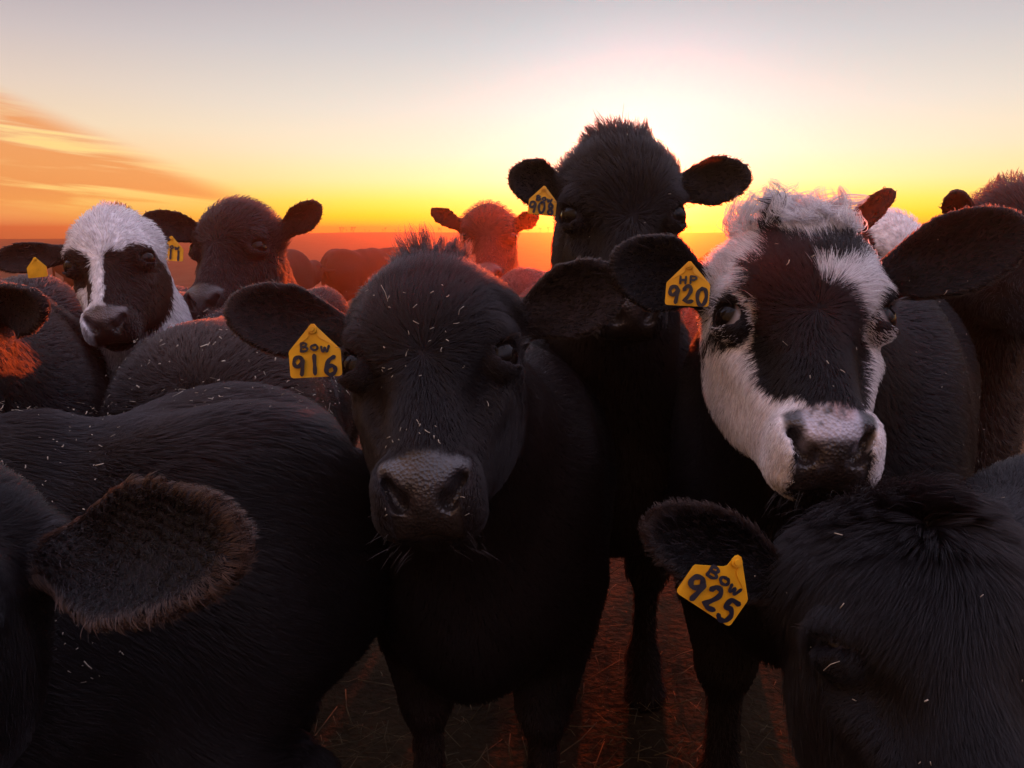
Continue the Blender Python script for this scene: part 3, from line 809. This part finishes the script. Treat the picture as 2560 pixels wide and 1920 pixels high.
# 916 - black calf in the middle
c = Cow(424, 346, .97, tilt=42, yaw=-1, roll=-4.5, bs=.93, phi=-8, ln=.27, ears=((227, 308, 1.07), (624, 278, 1.07)), eW=(.049, .051), en=((.15, -.2), (.1, .2)))
cow('916', c, 'black calf wearing the yellow tag 916, facing the camera in the middle', h=.006, hairs=230000, brown=.30, nose=(.040, .033, .037), seed=1,
    tuft=dict(len=.055, z=.120, x=.065, up=(0, .15, 1)), whisk=44, lash=70)
ear_tag(c, 'yellow ear tag hand-marked Bow 916', 314, 350, .985, .064, -3, [('Bow', -.26, -.02, .60, .16, .045), ('916', -.42, -.47, .90, .35, .075)])

# 920 - black and white face
def white920(c, p, q):
    w = face_mask(c, p, q, FACE920)
    crown = (q[:, 0] > -.050) & (q[:, 0] < .085) & (q[:, 2] > .112 + .010 * np.sin(q[:, 0] * 120)) & ~(np.hypot((q[:, 0] + .030) / .014, (q[:, 2] - .124) / .008) < 1) & (q[:, 1] > -.13) & (c.d_head(p) < .02)
    strip = (q[:, 0] > .056 + .14 * (q[:, 2] + .14)) & (q[:, 2] < -.022) & (q[:, 2] > -.145) & (c.d_head(p) < .02) & (q[:, 1] > -.13)
    a = q.copy(); a[:, 0] = np.abs(a[:, 0])
    jowl = (q[:, 0] < -.025) & (q[:, 1] < -.05) & (q[:, 1] > -.19) & (q[:, 2] < -.005) & (q[:, 2] > -.225) & (np.linalg.norm(a - np.array(c.EC), axis=-1) > .045) & (c.d_head(p) < .02)
    muzz = (np.abs(q[:, 0]) > .042) & (q[:, 2] < -.125) & (q[:, 2] > -.240) & (q[:, 1] > -.13) & (c.d_head(p) < .02)
    return np.maximum(np.maximum(w, crown), strip | jowl | muzz)
def nose920(q, sc):
    a = np.abs(q[:, 0])
    wing = smooth01(a, .026, .036)[:, None]
    sc = sc * (1 - wing) + np.array([.035, .030, .034]) * wing
    pk = (smooth01(np.hypot(q[:, 0] - .012, q[:, 2] + .156), .020, .010) * .7)[:, None]
    sc = sc * (1 - pk) + np.array([.48, .30, .30]) * pk
    sp = smooth01(wob(q.astype(float), 130.0, 4), .25, .40) * .8 + smooth01(np.hypot(q[:, 0] + .004, q[:, 2] + .160), .007, .004)
    sp = np.clip(sp, 0, 1)[:, None]
    return sc * (1 - sp) + np.array([.05, .045, .055]) * sp
FACE920 = [(1, [(-0.1123, 0.0222), (-0.103, 0.1255), (-0.0942, 0.1582), (-0.0784, 0.1756), (-0.0572, 0.1897), (-0.0228, 0.1977), (0.017, 0.1933), (0.051, 0.1689), (0.0793, 0.1396), (0.1059, 0.1109), (0.1089, 0.0782), (0.105, 0.0449), (0.0878, 0.017), (0.0791, -0.0091), (0.0706, -0.0278), (0.0617, -0.0277), (0.0595, -0.0147), (0.0493, -0.0057), (0.0365, 0.0108), (0.0141, 0.018), (0.0024, 0.0228), (0.0027, 0.0404), (0.0122, 0.0502), (0.0241, 0.0452), (0.0622, 0.0616), (0.0781, 0.0929), (0.0705, 0.1128), (0.039, 0.0959), (0.002, 0.0793), (-0.013, 0.0922), (-0.025, 0.0908), (-0.0267, 0.1196), (-0.0272, 0.1588), (-0.0424, 0.1611), (-0.0493, 0.1586), (-0.047, 0.1122), (-0.0479, 0.0854), (-0.0581, 0.0662), (-0.0737, 0.0647), (-0.0797, 0.0673), (-0.0745, 0.0545), (-0.073, 0.044), (-0.0785, 0.0312), (-0.0855, 0.0288), (-0.079, 0.0113), (-0.0742, -0.0001), (-0.0728, 0.0115), (-0.0695, 0.0111), (-0.0659, 0.003), (-0.0642, -0.0196), (-0.0671, -0.0407), (-0.0736, -0.0537), (-0.0721, -0.0687), (-0.0649, -0.0942), (-0.0522, -0.1152), (-0.0319, -0.1351), (-0.0209, -0.1543), (-0.0224, -0.17), (-0.0062, -0.174), (-0.0025, -0.1587), (0.0102, -0.1678), (0.0324, -0.1617), (0.0408, -0.144), (0.0807, -0.089), (0.0724, -0.0882), (0.0975, -0.0401), (0.0988, -0.0243), (0.0885, -0.0215), (0.1056, -0.0144), (0.1152, -0.0321), (0.1068, -0.0695), (0.0965, -0.0975), (0.0639, -0.17), (0.0565, -0.1997), (0.0523, -0.2222), (0.0412, -0.2213), (0.0465, -0.1815), (0.0273, -0.1798), (0.0044, -0.1765), (-0.0148, -0.1772), (-0.0503, -0.1776), (-0.0606, -0.1827), (-0.0652, -0.1942), (-0.0618, -0.212), (-0.0451, -0.2275), (-0.0673, -0.2167), (-0.0687, -0.1595), (-0.078, -0.115), (-0.0918, -0.083), (-0.0985, -0.0397), (-0.1071, 0.0133), (-0.1164, -0.0064), (-0.1046, -0.018), (-0.0939, -0.0267), (-0.0813, -0.0313), (-0.0694, -0.0268), (-0.0703, -0.0201), (-0.0776, -0.0053), (-0.0857, 0.0133), (-0.0932, 0.0311)]), (0, [(0.0819, 0.0254), (0.1033, 0.0509), (0.1061, 0.0275), (0.0831, 0.0034)])]
def face_mask(c, p, q, polys):
    u = q[:, 0]; v = q[:, 2]
    w = np.zeros(len(p))
    for kind, poly in polys:
        m = in_poly(u, v, poly)
        w = np.where(m, 1.0 if kind else 0.0, w)
    return np.where((c.d_head(p) < .02) & (q[:, 1] > -.16), w, 0)
c = Cow(814, 303, .97, tilt=40, yaw=-5, roll=0, hs=.99, bs=1.06, phi=-28, ln=.30, ears=((612, 258, 1.06), (1028, 226, 1.02)), eW=(.053, .055), en=((.1, -.2), (.1, .2)))
cow('920', c, 'calf with a black and white blotched face and a curly white forelock', h=.006, hairs=240000, white=white920, brown=.0, nose=(.44, .41, .49), nose_fn=nose920, seed=2,
    tuft=dict(len=.050, z=.090, x=.078, up=(.15, .60, .05), curl=1.0, tint=(.50, .33, .20)), whisk=44, lash=90, eye_white=True)
ear_tag(c, 'yellow ear tag marked 920, partly hidden by ear hair', 688, 283, 1.0, .054, 5, [('HP', -.20, -.02, .46, .16, .05), ('920', -.42, -.47, .95, .38, .085)], yaw=-18)

# 908 - tall black calf behind
c = Cow(628, 207, 1.42, tilt=26, yaw=2, roll=0, hs=1.03, bs=1.0, phi=6, ln=.42, body=(.19, 2.42), ears=((509, 176, 1.50), (751, 175, 1.50)), eW=(.045, .045), en=((.1, -.1), (.1, .1)))
cow('908', c, 'tall black calf tagged 908 holding its head highest against the sunset', h=.008, hairs=100000, brown=.15, seed=3, flen=1.1,
    tuft=dict(len=.046, z=.115, x=.075, up=(0, .05, 1)), lash=30)
ear_tag(c, 'yellow ear tag marked Bow 908 hanging against the sun', 543, 200, 1.46, .051, 6, [('Bow', -.24, -.03, .60, .16, .06), ('908', -.46, -.47, .95, .38, .085)])

# 911
c = Cow(219, 240, 2.5, tilt=38, yaw=-12, roll=-2, hs=1.18, bs=.88, phi=6, ln=.36, ears=((142, 218, 2.5), (320, 204, 2.6)), eW=(.042, .042), en=((.1, -.1), (.1, .3)))
cow('911', c, 'hazy dark calf tagged 911 with raised ears, beside the white-faced calf', h=.008, hairs=36000, brown=.35, seed=4)
ear_tag(c, 'yellow ear tag marked Bow 911', 171, 248, 2.42, .072, 4, [('Bow', -.24, -.03, .62, .16, .06), ('911', -.44, -.47, .95, .38, .085)])

# white-faced calf, left
def white_f(c, p, q):
    u = q[:, 0]; v = q[:, 2]
    w = (v > .000 + .034 * smooth01(np.abs(u), .025, .085)) | ((np.abs(u + .012) < .016 + .02 * smooth01(v, -.02, .03)) & (v > -.2)) | ((v < -.130) & (u < -.026)) | ((u < -.040) & (v < -.06) & (q[:, 1] < -.03))
    w &= ~((v > .135) & (q[:, 1] < -.055 + .02 * np.sin(u * 90)))
    hd = c.d_head(p); b = c.to_b(p)
    nk = (c.d_neck(p) < .03) & (hd > .03)
    return np.where((hd < .02) & (q[:, 1] > -.17), w, nk & (c.d_ear(p, 0) > .01) & (c.d_ear(p, 1) > .01)).astype(float)
c = Cow(103, 256, 2.0, tilt=32, yaw=10, roll=-6, hs=.98, bs=.92, phi=14, ln=.30, ears=((-8, 262, 2.06), (160, 232, 2.2)), eW=(.042, .032), en=((.1, -.2), (.1, .3)))
cow('wf', c, 'white-faced calf with dark eye patches and a dark muzzle', h=.008, hairs=50000, white=white_f, brown=.5, nose=(.10, .075, .08), seed=5,
    tuft=dict(len=.04, z=.14, x=.07, up=(-.3, .1, 1)))
ear_tag(c, 'plain yellow ear tag half buried in ear hair', 36, 267, 2.03, .05, -6, [])

# ear at the left edge
c = Cow(-115, 318, 1.22, tilt=42, yaw=10, bs=1.0, phi=28, ln=.30, ears=((-260, 300, 1.25), (44, 302, 1.16)), eW=(.05, .046), en=((0, 0), (0, .1)))
cow('le', c, 'dark calf whose black ear sticks in at the left edge by the white-faced calf', h=.009, hairs=40000, brown=.3, seed=6, flen=1.1)
# hay-flecked back between the near flank and the raised-ear calf
c = Cow(255, 560, 1.32, tilt=60, bs=.94, phi=8, ln=.22, body=(-.68, 2.04), ears=(None, None))
cow('cr', c, 'calf with a reddish hay-flecked back, its head down behind the near flank', h=.009, hairs=110000, brown=.55, seed=13, flen=1.25)
# near flank
c = Cow(-520, 420, 1.30, tilt=40, bs=.88, phi=-68, ln=.30, body=(-.865, 1.09), ears=(None, None), tl=-.12, tx=-.56)
cow('nb', c, 'near black calf seen by its broad furry flank, in front of the hay-flecked back', h=.009, hairs=150000, brown=.15, seed=7, flen=2.0)
# near left head: only its big round ear is in view
c = Cow(-196, 605, .60, tilt=50, yaw=8, bs=.92, phi=70, ln=.30, earhair=2.4, rim=1.5, eo=.1, ears=((-400, 600, .6), (244, 553, .56)), eW=(.05, .057), en=((0, 0), (.1, .1)))
cow('ne', c, 'dark calf showing only a large round fringed ear, low before the near flank', h=.008, hairs=110000, brown=.03, seed=8, flen=1.0)
# 925
c = Cow(956, 640, .70, tilt=50, yaw=-4, roll=0, hs=.93, bs=.86, whorl=.11, eo=.24, phi=-62, ln=.30, ears=((647, 522, .80), (1210, 560, .86)), eW=(.045, .05), en=((.15, -.2), (.1, .2)))
cow('925', c, 'black calf tagged 925 lowering its head close to the camera', h=.006, hairs=210000, brown=.02, seed=9, flen=1.75,
    tuft=dict(len=.060, z=.10, x=.09, up=(0, .6, -.5)), lash=110)
ear_tag(c, 'yellow ear tag hand-marked Bow 925, tilted', 722, 583, .77, .062, 33, [('Bow', -.28, -.02, .62, .17, .050), ('925', -.43, -.47, .94, .36, .080)])
# right, behind 920
def white_l(c, p, q):
    return ((c.d_head(p) < .02) & (np.abs(q[:, 0]) < .085)).astype(float)
c = Cow(905, 250, 2.5, tilt=30, yaw=4, bs=.95, phi=-6, ln=.32, ears=((872, 240, 2.6), (955, 240, 2.6)), eW=(.036, .036))
cow('rb', c, 'white-foreheaded calf peeking between a brown ear and the big dark ear', h=.012, hairs=22000, white=white_l, brown=.6, seed=10)
c = Cow(822, 256, 2.25, tilt=36, yaw=4, bs=.95, phi=-4, ln=.32, ears=((762, 235, 2.3), (894, 190, 2.3)), eW=(.036, .040), en=((.1, .1), (.1, -.3)))
cow('rh', c, 'calf hidden behind the curly forelock except its upright brown ear', h=.010, hairs=22000, brown=.9, seed=15)
c = Cow(1056, 236, 1.75, tilt=32, yaw=8, hs=1.05, bs=1.0, phi=-10, ln=.32, ears=((956, 190, 1.78), (1160, 190, 1.8)), eW=(.036, .05), en=((.1, -.5), (.1, .2)))
cow('re', c, 'brownish dark calf cut off by the right edge, above the near dark ear', h=.011, hairs=26000, brown=.6, seed=11,
    tuft=dict(len=.05, z=.14, x=.05, up=(0, .05, 1)))
# silhouette in front of the glow
c = Cow(488, 232, 3.3, tilt=34, yaw=0, hs=1.08, bs=.95, phi=0, ln=.34, ears=((430, 210, 3.35), (539, 215, 3.35)), eW=(.040, .040), en=((.1, -.1), (.1, .1)))
cow('si', c, 'small calf silhouetted orange against the low sun, ears out', h=.014, hairs=16000, brown=.4, seed=12)

# cattle farther out in the glowing haze: two poses, copied
FAR = 'cattle farther out in the glowing dust'
def far_calf(px, d, phi, tilt, label):
    c = Cow(px, 264, d, tilt=tilt, phi=phi, ln=.34, nphi=phi, bs=.93)
    o = build_cow(c, 'calf', label, FAR, h=.022, hairs=0, brown=.3)
    dz = c.c[2]
    return o
o = far_calf(312, 9.6, 158, 70, 'dim calf in red haze just right of the raised-ear calf, rump toward us')
def place(src, x, y, rz, label):
    o = src.copy(); COL.objects.link(o); o.location = (x, y, 0); o.rotation_euler = (0, 0, R(rz)); o['label'] = label
    for ch in src.children:
        k = ch.copy(); COL.objects.link(k); k.parent = o
    return o
place(o, -1.78, 10.4, -28, 'dim calf in red dust over the middle calf\'s ear, rump toward us')
place(o, .95, 9.6, 15, 'dim calf in the reddest glow under the 908 tag')
place(o, 3.6, 13.0, 40, 'dim calf in red haze showing between the tall calf and the blotched face')
place(o, -6.6, 13.0, -60, 'far dim calf standing by the rise, past the white-faced calf')

# ------------------------------------------------------------------ hay stuck in the coats
def hay():
    P_, D_, L_, W_, N_ = [], [], [], [], []
    def on(key, n, f, lo=.003, hi=.010, w=(.0005, .0012)):
        c = cows[key]; r = c.roots
        x, y, d = project(r)
        m = np.nonzero(f(x, y, c.to_h(r), c.to_b(r)))[0]
        if len(m) == 0: return
        i = rng.choice(m, n); nn = c.nors[i]
        t = unit(np.cross(nn, rng.normal(0, 1, (n, 3)))); t = unit(t + nn * rng.normal(.1, .25, n)[:, None])
        P_.append(r[i] + nn * (c.lens[i] * rng.uniform(.35, .75, n))[:, None]); D_.append(t)
        L_.append(rng.gamma(1.1, (hi - lo) / 3, n) + lo * .5); W_.append(rng.uniform(*w, n)); N_.append(nn)
    on('cr', 520, lambda x, y, q, b: (x < 345) & (y > 290) & (b[:, 2] > .8), .004, .015, (.0014, .0028))
    on('nb', 330, lambda x, y, q, b: (x < 320) & (b[:, 2] > .72) & ((x < 130) | (y < 420)), .003, .012, (.0007, .0016))
    on('916', 26, lambda x, y, q, b: (np.abs(q[:, 0]) < .05) & (q[:, 2] > -.06) & (q[:, 2] < .06) & (q[:, 1] > -.05), .003, .016)
    on('916', 22, lambda x, y, q, b: (np.abs(q[:, 0]) < .05) & (q[:, 2] < -.12) & (q[:, 1] > -.05), .003, .009)
    on('916', 40, lambda x, y, q, b: q[:, 2] > -.1)
    on('925', 55, lambda x, y, q, b: q[:, 2] > -.2)
    on('920', 16, lambda x, y, q, b: (np.abs(q[:, 0]) < .06) & (q[:, 1] > -.06))
    on('920', 130, lambda x, y, q, b: (x > 900) & (b[:, 2] > .5))
    on('908', 40, lambda x, y, q, b: q[:, 2] > -.05, .006, .026)
    on('911', 30, lambda x, y, q, b: x > 0)
    o = strands('hay_bits', np.concatenate(P_), np.concatenate(D_), np.concatenate(L_), np.concatenate(W_), STRAW, .12, np.concatenate(N_))
    tag(o, 'pale bits of hay stuck in the calves\' coats', kind='stuff')
if HS > 0: hay()

# ------------------------------------------------------------------ bare bushes along the horizon
def bare_bush(seed, hgt):
    rnd = random.Random(seed); seg = []
    def br(p, d, l, r, k):
        q = p + d * l; seg.append((p, q, r, r * .6))
        if k == 0: return
        for _ in range(rnd.choice((2, 3))):
            nd = (d + Vector((rnd.uniform(-.8, .8), rnd.uniform(-.8, .8), rnd.uniform(-.1, .5)))).normalized()
            br(q, nd, l * rnd.uniform(.6, .85), r * .55, k - 1)
    br(Vector((0, 0, 0)), Vector((0, 0, 1)), hgt * .3, hgt * .035, 4)
    V, F = [], []
    for p, q, r0, r1 in seg:
        d = (q - p).normalized(); s = d.orthogonal().normalized(); t = d.cross(s); b = len(V)
        for c_, r_ in ((p, r0), (q, r1)):
            for k in range(3):
                a = k * 2.094; V.append(c_ + (s * math.cos(a) + t * math.sin(a)) * max(r_, .006))
        for k in range(3): F.append((b + k, b + (k + 1) % 3, b + 3 + (k + 1) % 3, b + 3 + k))
    return mesh_np('bare_bush', np.array([tuple(v) for v in V]), np.array(F), BARK)
BARK = mat_plain('bark', (.05, .04, .03), .9)
def bushes():
    src = [bare_bush(s, h) for s, h in ((3, .52), (8, .42), (14, .60))]
    rnd = random.Random(5)
    n = 0
    for x in [rnd.uniform(-12, 38) for _ in range(95)]:
        s = src[n % 3]
        o = s if n < 3 else s.copy()
        if n >= 3: COL.objects.link(o)
        o.location = (x, 56 + rnd.uniform(-2, 2), 1.09); o.rotation_euler = (0, 0, rnd.uniform(0, 6.28)); k = rnd.uniform(.45, 1.0); o.scale = (k * 1.2, k * 1.2, k)
        tag(o, 'tiny bare bush in the row along the glowing horizon', 'bush', 'bare bushes along the horizon'); n += 1
bushes()

# ------------------------------------------------------------------ haze, tinted red for the sunset glow
def haze():
    V = np.array([(x, y, z) for x in (-156, 156) for y in (-45, 122) for z in (-3.6, 1.8)], float)
    F = np.array([(0, 1, 3, 2), (4, 6, 7, 5), (0, 4, 5, 1), (2, 3, 7, 6), (0, 2, 6, 4), (1, 5, 7, 3)])
    m = bpy.data.materials.new('red_glow_haze'); m.use_nodes = True; N = m.node_tree.nodes; N.clear()
    v = N.new('ShaderNodeVolumePrincipled'); v.inputs['Color'].default_value = (1.0, .40, .20, 1)  # red glow toward the sun is put into the volume colour
    v.inputs['Density'].default_value = .016; v.inputs['Anisotropy'].default_value = .90
    out = N.new('ShaderNodeOutputMaterial'); m.node_tree.links.new(v.outputs[0], out.inputs['Volume'])
    o = mesh_np('haze', V, F, m, smooth=False); tag(o, 'thin evening haze tinted with red sunset glow over the pasture', kind='stuff')
haze()
